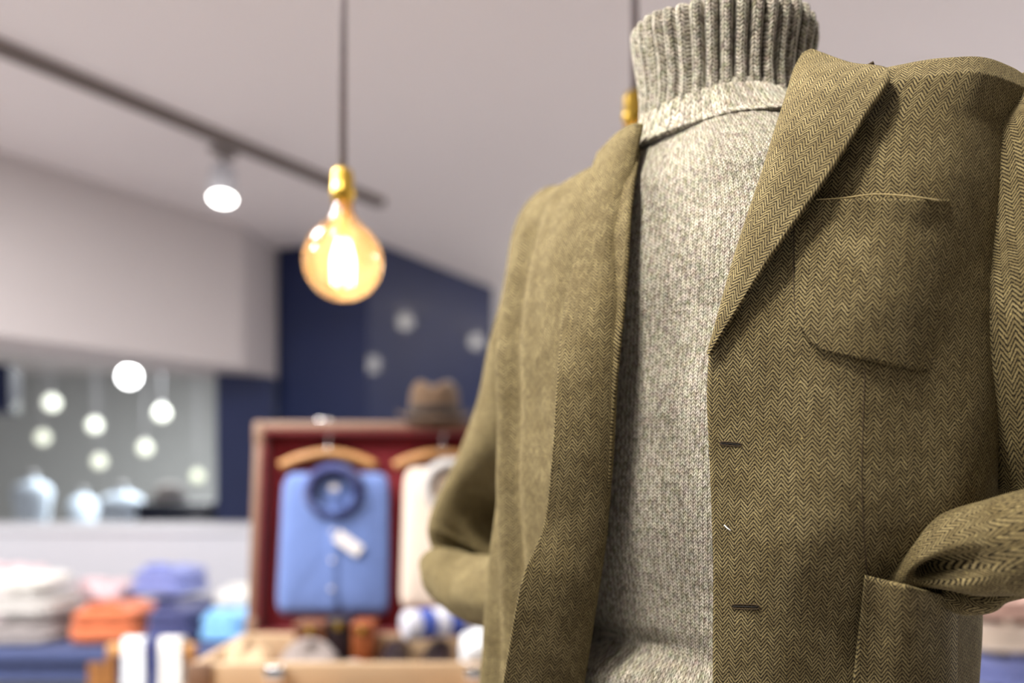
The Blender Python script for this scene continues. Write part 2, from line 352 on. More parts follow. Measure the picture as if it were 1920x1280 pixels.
NB_ = 38; na = NB_*12; PHn = np.linspace(0, 2*math.pi, na, endpoint=False)
def neck_ring(r, z, amp, w=0.0):
    rib = np.abs(np.cos(PHn*NB_/2))**.42; dp = np.angle(np.exp(1j*(PHn-math.radians(155)))); far = np.exp(-(dp/.75)**2)
    rr = (r*.96+.0015*far*w)*K+amp*(rib-.75)
    u = rr*np.cos(PHn); v = rr*np.sin(PHn)*.98
    return np.stack([C0[0]+UD[0]*u+ND[0]*v, C0[1]+UD[1]*u+ND[1]*v, CZ+(z+w*.016*far)*K+.0015*np.sin(PHn*7+1)], -1)
prof_n = [(.056, .262, .0, 0), (.055, .30, .001, 0), (.057, .334, .004, .6), (.0620, .347, .007, 1), (.0670, .3535, .009, 1), (.0725, .3520, .011, 1), (.0735, .3450, .011, .95), (.0718, .334, .011, .7), (.0692, .320, .011, .4),
          (.0676, .305, .010, .15), (.0684, .293, .010, 0), (.0694, .2855, .009, 0), (.0680, .2815, .006, 0), (.0600, .284, .001, 0)]
pn = cr(np.array(prof_n), 70)
G = np.array([neck_ring(*q) for q in pn]); L = np.r_[0, np.cumsum(np.hypot(np.diff(pn[:, 0]), np.diff(pn[:, 1])))]*K
UVs = np.stack([np.broadcast_to(PHn*.067*K, (70, na)), np.broadcast_to(L[:, None], (70, na))], -1)
grid('ribbed_turtleneck', G, M['rib'], sw, uv=UVs, wrap=True, world=True)
PHn = np.linspace(0, 2*math.pi, 360, endpoint=False); G = []
for z, o_ in cr(np.array([(.290, -.002), (.2865, .0035), (.278, .0035), (.268, .0032), (.2625, .0042), (.2600, .0036), (.2590, -.001)]), 30):
    G.append(body_pt(SR, z*K, PHn, o_+.0006*np.sin(PHn*60)+.0006*np.sin(PHn*13)))
UVs = np.stack([np.broadcast_to(PHn*.072*K, (30, 360)), np.broadcast_to(np.linspace(0, .034, 30)[:, None], (30, 360))], -1)
grid('neck_seam_band', np.array(G), M['knit'], sw, uv=UVs, wrap=True, world=True)

# jacket
jk = thing('tweed_jacket', 'olive brown herringbone tweed jacket on a mannequin, sleeves tucked into the pockets', 'jacket', (C0[0], C0[1], CZ-.46*K))
def edge_phi(z, tab, left):
    ph = np.radians(np.arange(8, 178, .5)); P = body_pt(JR, z, ph, .014); x, y = pix(P); g = x-np.interp(y, tab[:, 0], tab[:, 1])
    k = np.where((g[:-1] > 0) & (g[1:] <= 0))[0]
    if len(k) == 0: return None
    k = k[-1] if left else k[0]; t = g[k]/(g[k]-g[k+1]); return ph[k]+t*(ph[k+1]-ph[k])
nz, npz = 300, 460
zc = np.concatenate([np.linspace(-.46, .24, 230), np.linspace(.242, .288, 70)])*K
eR = [edge_phi(z, RE, False) for z in zc]; eL = [edge_phi(z, LE, True) for z in zc]
def fill(e, d):
    ok = [k for k, v in enumerate(e) if v is not None]; return np.interp(range(len(e)), ok, [e[k] for k in ok]) if ok else np.full(len(e), d)
eR = fill(eR, 1.2); eL = fill(eL, 2.0)
ker = np.hanning(9); ker /= ker.sum(); sm = lambda a: np.convolve(np.pad(a, 4, 'edge'), ker, 'valid'); eR = sm(eR); eL = sm(eL)
def jacket_off(z, ph):
    rel = z/K; p = np.mod(ph, 2*math.pi)
    off = .0022*np.sin(p*9+rel*14)+.0015*np.sin(rel*38+p*4)
    left = sstep(1.9, 2.35, p)*(1-sstep(3.3, 3.9, p))
    off = off+left*(.006*np.sin(p*25-rel*7+.6)+.006*np.sin(p*11+rel*6))*sstep(.27, .2, rel)
    off = off+left*.012*sstep(-.02, -.16, rel)
    right_low = sstep(.1, .85, np.cos(p))*sstep(-.02, -.09, rel)
    off = off-.016*right_low
    return off
G = []; UVs = []; tt = np.linspace(0, 1, npz)
for k, z in enumerate(zc):
    ph = eR[k]+(eL[k]-2*math.pi-eR[k])*tt
    G.append(body_pt(JR, z, ph, .012+jacket_off(z, ph)*sstep(.295, .26, z/K))); UVs.append(np.stack([arc(np.where(ph < -4.7, ph+2*math.pi, ph)) if False else arc(np.maximum(ph, -4.7)), np.full(npz, vlen(z))], -1))
grid('jacket_body', np.array(G), M['tweed'], jk, uv=np.array(UVs), world=True, thick=.003)

def uv_grid(P, ang=0.0):
    """surface lengths of a grid, grain turned by ang."""
    P = np.asarray(P); du = np.linalg.norm(np.diff(P, axis=1), axis=2).mean(0); dv = np.linalg.norm(np.diff(P, axis=0), axis=2).mean(1)
    n, m = P.shape[:2]; du = np.linalg.norm(np.diff(P, axis=1), axis=2); uu = np.concatenate([np.zeros((n, 1)), np.cumsum(du, 1)], 1); vv = -np.r_[0, np.cumsum(dv)][:, None]+0*uu
    c, s = math.cos(ang), math.sin(ang); return np.stack([uu*c-vv*s, uu*s+vv*c], -1)

def lapel(name, rows, n, m, puff, ang, mat=M['tweed'], thick=.0035, curl=.004):
    """rows: (inner px, py, d, outer px, py, d)."""
    R = cr(np.array(rows, float), n); G = []
    for r in R:
        a = at(*r[:3]); b = at(*r[3:]); w = np.linspace(0, 1, m)[:, None]; p = a*(1-w)+b*w
        ww = np.linalg.norm(b-a); out = np.array([-.45, -.88, .1]); out = out/np.linalg.norm(out)
        bulge = np.sin(np.pi*np.clip(w, 0, 1)**.6)*puff*min(1, ww/.06); p = p+out*bulge
        G.append(p)
    G = np.array(G); return grid(name, G, mat, jk, uv=uv_grid(G, ang), world=True, thick=thick)

def dh(px, py, off): return (px, py, hit(px, py, off))
RL = [((1506, 104, .615), (1522, 95, .612)), ((1491, 132, .602), (1592, 121, .578)), ((1479, 172, .588), (1669, 139, .535)),
      ((1456, 245, .569), (1620, 222, .528)), ((1433, 320, .561), (1563, 315, .525)), ((1408, 395, .557), (1503, 400, .529)),
      ((1385, 465, .556), (1448, 478, .533)), ((1362, 545, .554), (1400, 553, .540)), ((1343, 615, .554), (1358, 620, .547)), ((1329, 664, .555), (1331, 667, .553))]
lapel('lapel', [a+b for a, b in RL], 90, 30, .007, math.radians(18))
LL = [((1205, 236, .735), (1122, 288, .738)), ((1191, 300, .700), (1108, 330, .722)), ((1178, 400, .662), (1094, 430, .685)), ((1170, 500, .640), (1072, 520, .650)),
      ((1162, 600, .626), (1056, 600, .626)), ((1155, 720, .617), (1045, 720, .608)), ((1148, 850, .613), (1036, 850, .600)), ((1135, 1000, .615), (1020, 985, .600)),
      ((1118, 1120, .620), (978, 1090, .604)), ((1098, 1250, .628), (948, 1250, .610)), ((1075, 1400, .640), (925, 1400, .62)), ((1040, 1560, .66), (915, 1560, .64))]
LIFT = [.004, .004, .004, .010, .024, .040, .050, .055]
for k in range(len(LL)):
    (ix, iy, idp), (ox, oy, odp) = LL[k]
    if iy < 1300: idp = min(idp, hit(ix, iy, .006, SR)-.008)
    if k < len(LIFT): odp = hit(ox, oy, .016)-LIFT[k]
    LL[k] = ((ix, iy, idp), (ox, oy, odp))
lapel('lapel', [a+b for a, b in LL], 140, 34, .010, 0.0)

# collar round the back of the neck
G = []; phc = np.radians(np.linspace(8, -196, 90))
cp = [(.074, .268, .0), (.076, .290, .010), (.079, .300, .016), (.085, .302, .017), (.091, .296, .014), (.099, .280, .008), (.104, .270, .004)]
for r, z, lift in cr(np.array(cp), 24):
    back = np.clip(-np.sin(phc), 0, 1); u = r*1.0*np.cos(phc); v = r*np.sin(phc)*.95-.012
    G.append(np.stack([C0[0]+(UD[0]*u+ND[0]*v)*K, C0[1]+(UD[1]*u+ND[1]*v)*K, CZ+(z+lift*back)*K], -1))
G = np.array(G); grid('collar', G, M['tweed'], jk, uv=uv_grid(G), world=True, thick=.003)
tube('hanger_loop', [at(1578, 128, .60), at(1600, 131, .595), at(1622, 126, .592), at(1638, 118, .59)], .0016, M['thread'], jk, 14, 8, world=True)

def sleeve(name, ctrl, n, m, disp=None, mat=M['tweed'], ang=0.0):
    """ctrl: px, py, distance, half width in the picture plane (m), half depth (m)."""
    c = np.array([list(at(a, b, d))+[r1, r2] for a, b, d, r1, r2 in ctrl]); R = cr(c, n); G = []; th = np.linspace(0, 2*math.pi, m, endpoint=False)
    pts = R[:, :3]; s = np.r_[0, np.cumsum(np.linalg.norm(np.diff(pts, axis=0), axis=1))]
    prev = None
    for k in range(n):
        T = pts[min(k+2, n-1)]-pts[max(k-2, 0)]; T = T/np.linalg.norm(T); e1 = np.cross(T, (0, 1, 0)); e1 /= np.linalg.norm(e1); e2 = np.cross(e1, T)
        r1 = max(R[k, 3], .001); r2 = max(R[k, 4], .001); x = spow(np.cos(th))*0+np.cos(th)
        dr = disp(s[k]/s[-1], th) if disp else 0*th
        G.append(pts[k]+np.outer(np.cos(th)*(r1+dr), e1)+np.outer(np.sin(th)*(r2+dr), e2))
    G = np.array(G); rm = float(R[:, 3:5].mean()); uv = np.stack([np.broadcast_to(th*rm, (n, m)), np.broadcast_to(-s[:, None], (n, m))], -1)
    if ang: cs, sn = math.cos(ang), math.sin(ang); uv = np.stack([uv[..., 0]*cs-uv[..., 1]*sn, uv[..., 0]*sn+uv[..., 1]*cs], -1)
    return G, uv
def finish(name, G, uv, parent=jk): return grid(name, G, M['tweed'], parent, uv=uv, wrap=True, world=True, cap=True)
def dent(G, cx, cy, sx, sy, ang, depth):
    """push the near side of a tube away from the viewer around a picture point (a fold)."""
    x, y = pix(G); c, s = math.cos(ang), math.sin(ang); dx = (x-cx)*c+(y-cy)*s; dy = -(x-cx)*s+(y-cy)*c
    mid = G[..., 1].mean(1, keepdims=True); near = sstep(.01, -.01, G[..., 1]-mid)
    w = np.exp(-(dx/sx)**2-(dy/sy)**2)*near; G = G.copy(); r = G/np.linalg.norm(G-np.array([0, 0, CZ]), axis=-1, keepdims=True)
    G[..., 1] += w*depth; return G

def wr(a, f1, f2): return lambda s, th: a*(np.sin(th*3+s*f1)*.5+np.sin(th*2-s*f2+1)*.5)*min(1, s*6)
# sleeve on the far arm: upper arm and forearm
G, uv = sleeve('', [(1078, 376, .885, .012, .02), (1062, 400, .885, .042, .05), (1046, 470, .885, .056, .066), (1026, 600, .91, .056, .068), (1003, 700, .94, .058, .068), (978, 800, .97, .062, .066),
                    (945, 900, 1.0, .066, .062), (900, 990, 1.02, .068, .056), (872, 1035, 1.02, .056, .046), (858, 1060, 1.01, .02, .02)], 130, 90, wr(.0035, 11, 17))
G = dent(G, 950, 975, 100, 85, 0, .085)
ul = finish('sleeve', G, uv)
G, uv = sleeve('', [(800, 1040, 1.0, .006, .01), (815, 1052, .995, .020, .03), (845, 1078, .975, .032, .042), (885, 1100, .93, .038, .045), (930, 1108, .87, .039, .045), (975, 1108, .81, .035, .04), (1020, 1112, .76, .028, .035), (1050, 1116, .73, .02, .03)],
               100, 80, wr(.002, 20, 9))
G = dent(G, 868, 1058, 26, 34, .5, .03); G = dent(G, 928, 1138, 10, 22, .2, .035)
finish('sleeve', G, uv)
# sleeve on the near arm
G, uv = sleeve('', [(1936, 183, .577, .006, .008), (1938, 191, .575, .033, .028), (1962, 250, .57, .051, .047), (1988, 350, .56, .060, .06), (2016, 500, .55, .066, .066), (2033, 650, .54, .067, .066), (2046, 780, .545, .068, .062),
                    (2056, 870, .555, .069, .056), (2085, 930, .545, .060, .05), (2125, 975, .525, .044, .042), (2152, 1005, .505, .012, .02)], 140, 110, wr(.002, 9, 14))
finish('sleeve', G, uv)
G, uv = sleeve('', [(2185, 1000, .515, .010, .015), (2165, 1000, .505, .032, .036), (2080, 1002, .485, .036, .042), (1960, 1012, .485, .0325, .04), (1880, 1022, .50, .031, .038), (1800, 1037, .512, .0265, .033), (1735, 1058, .522, .0165, .024), (1695, 1074, .530, .010, .016), (1655, 1090, .54, .004, .008)],
               150, 110, wr(.0012, 14, 23), ang=0.0)
G = dent(G, 1795, 1066, 62, 22, -.25, .038)
finish('sleeve', G, uv)
G, uv = sleeve('', [(1760, 1108, .535, .006, .006), (1800, 1118, .532, .012, .014), (1840, 1122, .525, .010, .014), (1875, 1108, .52, .008, .012), (1930, 1100, .515, .006, .01)], 50, 40, None)
o = finish('cuff_edge', G, uv)

# pockets
def patch(name, top, bot, left, right, rad, off, n=60, m=60, t0=.72, lift=None, parent=jk, thick=.0025):
    """patch pocket: straight top, rounded lower corners; left/right give px at the top and the bottom."""
    G = []; G0 = []
    for t in np.linspace(0, 1, n):
        ins = rad*(1-math.sqrt(max(0, 1-((t-t0)/(1-t0))**2))) if t > t0 else 0
        xl = left[0]+(left[1]-left[0])*t+ins; xr = right[0]+(right[1]-right[0])*t-ins*.6; row = []; r0 = []
        for w in np.linspace(0, 1, m):
            x = xl+(xr-xl)*w; f = (x-left[0])/(right[0]-left[0]); yt = top[0]+(top[1]-top[0])*f; yb = bot[0]+(bot[1]-bot[0])*f; y = yt+(yb-yt)*t
            r0.append(at(x, y, hit(x, y, .012))); o2 = off+(lift(w, t) if lift else 0)
            row.append(at(x, y, hitj(x, y, o2)))
        G.append(row); G0.append(r0)
    G = np.array(G); return grid(name, G, M['tweed'], parent, uv=uv_body(np.array(G0))+np.array([.0013, .0009]), world=True, thick=thick)
cpk = patch('chest_pocket', (374, 374), (648, 705), (1490, 1492), (1778, 1822), 70, .0032, lift=lambda w, t: .003*math.sin(math.pi*w)*max(0, 1-t*7)-.006*w**3*min(1, t*5))
tube('pocket_piping', [at(x, y, hitj(x, y, .0065)) for x, y in [(1530, 374), (1580, 371), (1640, 364), (1700, 367), (1760, 375)]], .0004, M['pale_thread'], jk, 30, 6, world=True)
hpk = patch('patch_pocket', (1079, 1122), (1520, 1560), (1622, 1575), (1798, 1806), 60, .004, lift=lambda w, t: .022*math.exp(-((w-.5)/.30)**2)*max(0, 1-t*1.6)-.010*w**8, n=60)
# seams, buttonholes
def seam(name, pts, r, mat, off=.0015, n=40): return tube(name, [at(x, y, hitj(x, y, off)) for x, y in pts], r, mat, jk, n, 6, world=True)
seam('dart_seam', [(1622, 690), (1618, 800), (1616, 900), (1620, 1000), (1626, 1076)], .0003, M['thread'], .0014)
seam('pocket_seam', [(1489, 400), (1488, 470), (1488, 540), (1492, 590)], .0003, M['thread'], .0035, 24)
def buttonhole(px, py, w, h, ang):
    c, s = math.cos(ang), math.sin(ang); G = []
    ring = [(math.cos(t)*w*(1.0), math.sin(t)*h) for t in np.linspace(0, 2*math.pi, 40, endpoint=False)]
    sq = lambda q: math.copysign(abs(q)**.5, q)
    P = [at(px+sq(math.cos(t))*w*c-sq(math.sin(t))*h*s, py+sq(math.cos(t))*w*s+sq(math.sin(t))*h*c, 0) for t in [0]]
    pts = []
    for t in np.linspace(0, 2*math.pi, 33):
        x = sq(math.cos(t))*w; y = sq(math.sin(t))*h; X = px+x*c-y*s; Y = py+x*s+y*c; pts.append(at(X, Y, hitj(X, Y, .0018)))
    o = tube('buttonhole', pts, .00035, M['thread'], jk, 66, 8, world=True)
    sl = [at(px+x*c, py+x*s, hitj(px+x*c, py+x*s, .0016)) for x in (-w*.9, 0, w*.9)]
    tube('slit', [p-np.array(jk.location) for p in sl], .0005, M['lining'], o, 12, 6); o['label'] = 'dark stitched buttonhole'
    o.location = (0, 0, 0); return o
buttonhole(1370, 832, 20, 3.2, .09); buttonhole(1398, 1137, 26, 4.2, .03)
tube('lint_fleck', [at(1358, 984, hitj(1358, 984, .0022)), at(1364, 990, hitj(1364, 990, .003)), at(1370, 994, hitj(1370, 994, .0022))], .0004, M['lint'], jk, 8, 6, world=True)['label'] = 'white lint fleck'


# ------------------------------------------------------------------ pendant lamps, track and spot
def pendant(px, py, d, label, grp):
    p = at(px, py, d); t = thing('pendant_lamp', label, 'pendant lamp', (p[0], p[1], CEIL), grp); z = p[2]-CEIL; R = .062
    lathe('ceiling_rose', [(.05, 0), (.05, -.02), (.01, -.03)], M['black'], t, 24)
    lathe('cord', [(.006, -.02), (.006, z+R+.07)], M['cord'], t, 10)
    so = lathe('socket', [(.007, z+R+.083), (.014, z+R+.08), (.017, z+R+.07), (.017, z+R+.05), (.019, z+R+.048), (.019, z+R+.04), (.016, z+R+.036), (.016, z+R+.028)], M['brass'], t, 24)
    pr = [(.014, z+R+.034), (.016, z+R+.02), (.022, z+R+.003), (.034, z+R-.010)]+[(R*math.sin(a), z+R*math.cos(a)) for a in np.radians(np.linspace(42, 176, 22))]
    lathe('bulb', pr, M['glass'], t, 40)
    st = lathe('filament_stem', [(.010, z+R+.02), (.007, z+.02), (.004, z+.012)], M['glass'], t, 12)
    for k in range(6):
        a = k*math.pi/3; r = .017
        tube('filament', [(r*.5*math.cos(a), r*.5*math.sin(a), z+.034), (r*math.cos(a), r*math.sin(a), z+.0), (r*.9*math.cos(a+.3), r*.9*math.sin(a+.3), z-.036)], .0012, M['filament'], t, 8, 5)
    return t
pendant(643, 490, 1.25, 'glowing globe bulb pendant hanging in clear view left of the jacket', 'globe bulb pendants')
pendant(1190, 350, 1.22, 'pendant lamp with yellow brass socket showing behind the sweater neck', 'globe bulb pendants')

T0 = onceil(-200, -5); T1 = onceil(600, 326); T2 = T1+(T1-T0)*.25
tr = thing('lighting_track', 'long grey ceiling lighting track crossing the upper left', 'track light', (T1[0], T1[1], CEIL))
dv = T2-T0; ang = math.atan2(dv[1], dv[0]); mid = (T0+T2)/2; rotz = Matrix.Rotation(ang, 3, 'Z')
box('rail', (mid[0]-T1[0], mid[1]-T1[1], -.018), (float(np.hypot(*dv)), .045, .036), M['track'], tr, .003, rotz)
box('rail_slot', (mid[0]-T1[0], mid[1]-T1[1], -.037), (float(np.hypot(*dv))-.04, .014, .004), M['black'], tr, 0, rotz)
def spot_head(loc, aim, label):
    t = thing('spotlight', label, 'spotlight', loc); A = Vector(aim)-Vector((loc[0], loc[1], loc[2]-.09)); q = np.array(A.normalized().to_track_quat('Z', 'Y').to_matrix())
    box('adapter', (0, 0, -.012), (.1, .035, .024), M['track'], t, .003, rotz)
    lathe('stem', [(.008, -.02), (.008, -.085)], M['black'], t, 12)
    lathe('housing', [(.035, -.055), (.045, -.05), (.05, .05), (.05, .085), (.046, .085), (.044, .07)], M['white'], t, 32, (0, 0, -.12), q)
    lathe('lens', [(.045, .066), (.045, .076), (.001, .078)], M['lens'], t, 32, (0, 0, -.12), q)
    return t
sp = onceil(418, 262)
spot_head((sp[0], sp[1], CEIL-.036), (sp[0]+.1*2.4, sp[1]-.35*2.4, .1), 'white spotlight head glowing on the grey ceiling track')

# hanging globe lamps of the hall beyond the opening
def globe(p, r, mat, label, grp):
    t = thing('globe_lamp', label, 'lamp', (p[0], p[1], CEIL), grp); z = p[2]-CEIL
    lathe('shade', [(r*math.sin(a), z+r*math.cos(a)) for a in np.radians(np.linspace(4, 176, 14))], mat, t, 20)
    lathe('cord', [(.004, 0), (.004, z+r)], M['white'], t, 6); lathe('cap', [(.02, z+r+.03), (.025, z+r-.006)], M['chrome'], t, 12); return t
GL = [(242, 706, 6.6, .075, 'globe_hot', 'largest and brightest white globe lamp in the hall opening at left'), (97, 755, 7.4, .07, 'globe', 'upper left small globe lamp in the hall opening'),
      (80, 820, 7.8, .066, 'globe_mid', 'lower left small globe lamp in the hall opening'), (177, 797, 7.6, .065, 'globe', 'small globe lamp just below and left of the brightest globe'),
      (186, 865, 8.0, .066, 'globe_mid', 'lowest central small globe lamp in the hall opening'), (272, 840, 7.8, .066, 'globe_mid', 'small globe lamp below the brightest globe, slightly right'),
      (303, 775, 7.4, .065, 'globe', 'small globe lamp right of the brightest globe'), (370, 893, 8.2, .062, 'globe_dim', 'lowest right small globe lamp beside the navy post')]
for px, py, d, r, m_, lb in GL: globe(at(px, py, d), r, M[m_], lb, 'globe lamps hanging in the hall')
# globe lamps deeper in the shop, mirrored in the navy lacquer
e = (NR-NC)/np.linalg.norm(NR-NC); nn = np.array([e[1], -e[0]])
for k, (px, py) in enumerate([(893, 640), (698, 683), (760, 592)]):
    dr = np.array([(px-960)/F, 1.0]); s_ = ((NC@nn))/(dr@nn); Q = dr*s_; rf = dr-2*(dr@nn)*nn; L_ = 1.45; p = Q+rf*L_; z = CZ+(H-py)/F*(s_+L_)
    globe((p[0], p[1], min(z, CEIL-.1)), .06, M['globe_shop'], ['globe lamp mirrored near the right end of the navy wall', 'globe lamp mirrored lowest on the navy wall, above the suitcase', 'globe lamp mirrored highest on the navy wall, beside the pendant bulb'][k], 'globe lamps inside the shop')

# ------------------------------------------------------------------ hall beyond the opening
def bust(px, d, top, w, label):
    p = at(px, 900, d); t = thing('dress_form', label, 'dress form', (p[0], p[1], 0), 'pale dress forms in the hall'); zt = at(px, top, d)[2]; w *= .5
    lathe('coat', [(w*.9, zt-.85), (w*.86, zt-.6), (w*.72, zt-.38), (w*.9, zt-.2), (w, zt-.1), (w*.8, zt-.05), (w*.35, zt-.02), (w*.28, zt)], M['pale_blue'], t, 24, sy=.65)
    lathe('neck_cap', [(w*.27, zt-.01), (w*.26, zt+.04), (w*.1, zt+.05)], M['skin_grey'], t, 20, sy=.8)
    lathe('pole', [(.02, .02), (.02, zt-.84)], M['chrome'], t, 10); lathe('foot', [(.2, 0), (.2, .02), (.03, .04)], M['chrome'], t, 20)
bust(60, 6.0, 896, .30, 'pale blue coat on a dress form at the far left of the hall'); bust(228, 6.0, 918, .34, 'pale blue coat on a dress form below the brightest globe lamp'); bust(155, 7.0, 925, .26, 'middle and most distant pale coat on a dress form in the hall')
p = at(345, 945, 5.2); cb = thing('display_cabinet', 'dark navy low display cabinet behind the white counter', 'cabinet', (p[0], p[1], 0)); zt = p[2]
box('body', (0, 0, (zt+.06)/2-.01), (.44, .4, zt-.06), M['cabinet'], cb, .01); box('plinth', (0, .01, .025), (.42, .36, .05), M['black'], cb); box('cabinet_top', (0, 0, zt+.002), (.47, .43, .03), M['cabinet'], cb, .006)
for sx in (-1, 1):
    dr_ = box('door', (sx*.108, -.206, zt*.5), (.205, .018, zt-.16), M['cabinet'], cb, .004); box('knob', (sx*.02, -.222, zt*.6), (.018, .02, .018), M['chrome'], dr_, .004)
cpx = at(318, 925, 5.2); hc = thing('grey_cap', 'pale grey knitted cap on the dark navy cabinet', 'cap', (cpx[0], cpx[1], zt+.017)); lathe('crown', [(.1, 0), (.105, .03), (.09, .08), (.05, .115), (.008, .125)], M['grey_pile'], hc, 24); lathe('cuff', [(.104, 0), (.11, .005), (.11, .035), (.104, .04)], M['mid_grey'], hc, 24)

# white counter
ct = thing('shop_counter', 'long white shop counter behind the clothes table', 'counter', (-1.95, 3.6, 0)); zt = at(400, 992, 3.4)[2]
box('front_panel', (0, -.2, zt/2-.01), (1.78, .03, zt-.02), M['white'], ct); box('side_panel', (.875, 0, zt/2-.01), (.03, .37, zt-.02), M['white'], ct); box('side_panel', (-.875, 0, zt/2-.01), (.03, .37, zt-.02), M['white'], ct)
box('worktop', (0, -.005, zt-.005), (1.84, .44, .03), M['white'], ct, .004); box('kick_board', (0, -.17, .05), (1.7, .02, .1), M['green_grey'], ct)

# ------------------------------------------------------------------ folded garments
def rbox(w, d, h, n=26, e=4.0, sag=.0, seed=0):
    """soft rounded block as a wrapped grid standing on z=0."""
    rng = np.random.RandomState(seed); a, b, c, f = rng.rand(4)*6; G = []
    for t in np.linspace(-math.pi/2, math.pi/2, 13):
        sp_ = lambda q, k: np.sign(q)*np.abs(q)**k
        th = np.linspace(0, 2*math.pi, n*2, endpoint=False); r = sp_(np.cos(t), .35); z = h/2+h/2*sp_(np.sin(t), .6)
        x = w/2*r*sp_(np.cos(th), 2/e); y = d/2*r*sp_(np.sin(th), 2/e); z = z+0*th
        k = z/h; z = z*(1+.06*np.sin(x*18/w+a)+.05*np.sin(y*14/d+b)-sag*(2*x/w)**2); x = x*(1+.03*np.sin(k*9+c)); y = y*(1+.03*np.sin(k*11+f))
        G.append(np.stack([x, y, z], -1))
    return np.array(G)
def folded(name, label, mat, p, w, d, h, grp, rz=0.0, seed=1, band=None, sag=.05, cat='sweater'):
    t = thing(name, label, cat, p, grp, rz)
    grid('folded_body', rbox(w, d, h*.58, sag=sag, seed=seed), M[mat], t, wrap=True, cap=True)
    g = rbox(w*.94, d*.96, h*.46, sag=sag*1.6, seed=seed+5); g[..., 2] += h*.50; grid('folded_top', g, M[mat], t, wrap=True, cap=True)
    th = np.linspace(math.pi*.0, math.pi, 14); tube('neckband', [(w*.17*math.cos(a), -d*.42+w*.13*math.sin(a)*1.3, h*.97+.006) for a in th], .010, M[band or mat], t, 24, 8)
    return t
TZ = CZ-.55                                                   # clothes table top
tb = thing('clothes_table', 'navy topped display table with wooden legs carrying folded sweaters', 'table', (-1.55, 2.9, 0))
box('tabletop', (0, 0, TZ-.02), (1.44, .62, .036), M['table_navy'], tb, .004); box('apron', (0, -.27, TZ-.075), (1.3, .02, .07), M['table_navy'], tb); box('apron', (0, .27, TZ-.075), (1.3, .02, .07), M['table_navy'], tb)
for x, y in ((.2, -.28), (.66, .26), (-.66, -.26), (-.66, .26), (.66, -.26)): box('leg', (x, y, (TZ-.04)/2), (.055, .055, TZ-.04), M['wood_dk'], tb, .004)
box('lower_panel', (-.3, .1, .36), (.7, .02, .6), M['green_grey'], tb)
g = 'folded knitwear on the clothes table'; tz = TZ-.001
folded('folded_sweater', 'orange folded sweater on the navy table', 'orange', (-1.375, 2.78, tz), .25, .26, .13, g, .08, 1, sag=.10)
folded('folded_sweater', 'dark navy folded sweater right of the orange one', 'navy_wool', (-1.158, 2.80, tz), .165, .26, .12, g, -.06, 2)
folded('folded_sweater', 'slate blue folded sweater beneath the lavender one at the back of the table', 'blue_mid', (-1.29, 3.07, tz), .27, .24, .10, g, .03, 3)
folded('folded_sweater', 'lavender blue folded sweater topping the stack behind the orange one', 'lavender', (-1.31, 3.07, tz+.118), .24, .23, .11, g, -.1, 4, sag=.14)
folded('folded_sweater', 'white folded sweater behind the sky blue one', 'white_pile', (-1.02, 3.08, tz), .22, .22, .15, g, .05, 5)
folded('folded_sweater', 'sky blue folded sweater at the right end of the navy table', 'sky', (-.985, 2.82, tz), .16, .24, .10, g, -.12, 6, sag=.12)
folded('folded_sweater', 'mid grey folded sweater at the bottom of the left stack', 'mid_grey', (-1.67, 2.80, tz), .27, .28, .075, g, .04, 7)
folded('folded_sweater', 'pale grey folded sweater in the middle of the left stack', 'grey_pile', (-1.67, 2.80, tz+.090), .26, .27, .07, g, -.03, 8)
folded('folded_sweater', 'off white folded sweater on top of the left stack', 'white_pile', (-1.70, 2.82, tz+.175), .24, .25, .05, g, .06, 9)
folded('folded_sweater', 'pale pink folded sweater behind the orange one', 'pink_pile', (-1.57, 3.08, tz), .24, .22, .17, g, .0, 10)
folded('folded_sweater', 'dusty pink folded sweater at the back left table corner', 'pink_pile', (-1.93, 3.06, tz), .28, .24, .23, g, .0, 11)

# wooden garment bar with hanging trousers
gb = thing('garment_bar', 'low wooden garment bar in front of the clothes table', 'clothes rack', (-1.035, 2.30, 0)); bz = at(290, 1216, 2.3)[2]
box('rail', (0, 0, bz), (.25, .035, .03), M['wood'], gb, .005)
for sx in (-1, 1): box('post', (sx*.115, 0, bz/2), (.025, .03, bz-.03), M['wood_dk'], gb, .003); box('foot', (sx*.115, 0, .015), (.035, .3, .03), M['wood_dk'], gb, .004)
def hung(px, w, mat, label, l=.42):
    x = at(px, 900, 2.3)[0]; t = thing('hanging_trousers', label, 'trousers', (x, 2.30, bz+.016), 'trousers on the garment bar'); 
    for nm, s in (('leg', -1), ('leg', 1)):
        G = []; 
        for k in np.linspace(0, 1, 20):
            ww = w*(.5-.05*k); xs = np.linspace(-ww, ww, 12); G.append(np.stack([xs+.004*math.sin(k*9), s*(.022+.012*k)+.004*np.sin(xs*120+k*4), -l*k+.012*math.cos(k)*(1-sstep(0, .08, k))+0*xs-.0], -1))
        grid(nm, np.array(G), M[mat], t, thick=.006)
    G = [[(x_, .024*math.cos(a), .004+.012*math.sin(a)) for x_ in np.linspace(-w/2, w/2, 8)] for a in np.linspace(0, math.pi, 8)]; grid('fold', G, M[mat], t, thick=.006)
hung(256, .062, 'white_cloth', 'left pair of white trousers on the low wooden bar'); hung(291, .03, 'shirt_dark', 'narrow dark blue trousers between the white pairs'); hung(324, .062, 'white_pile', 'right pair of white trousers on the low wooden bar')

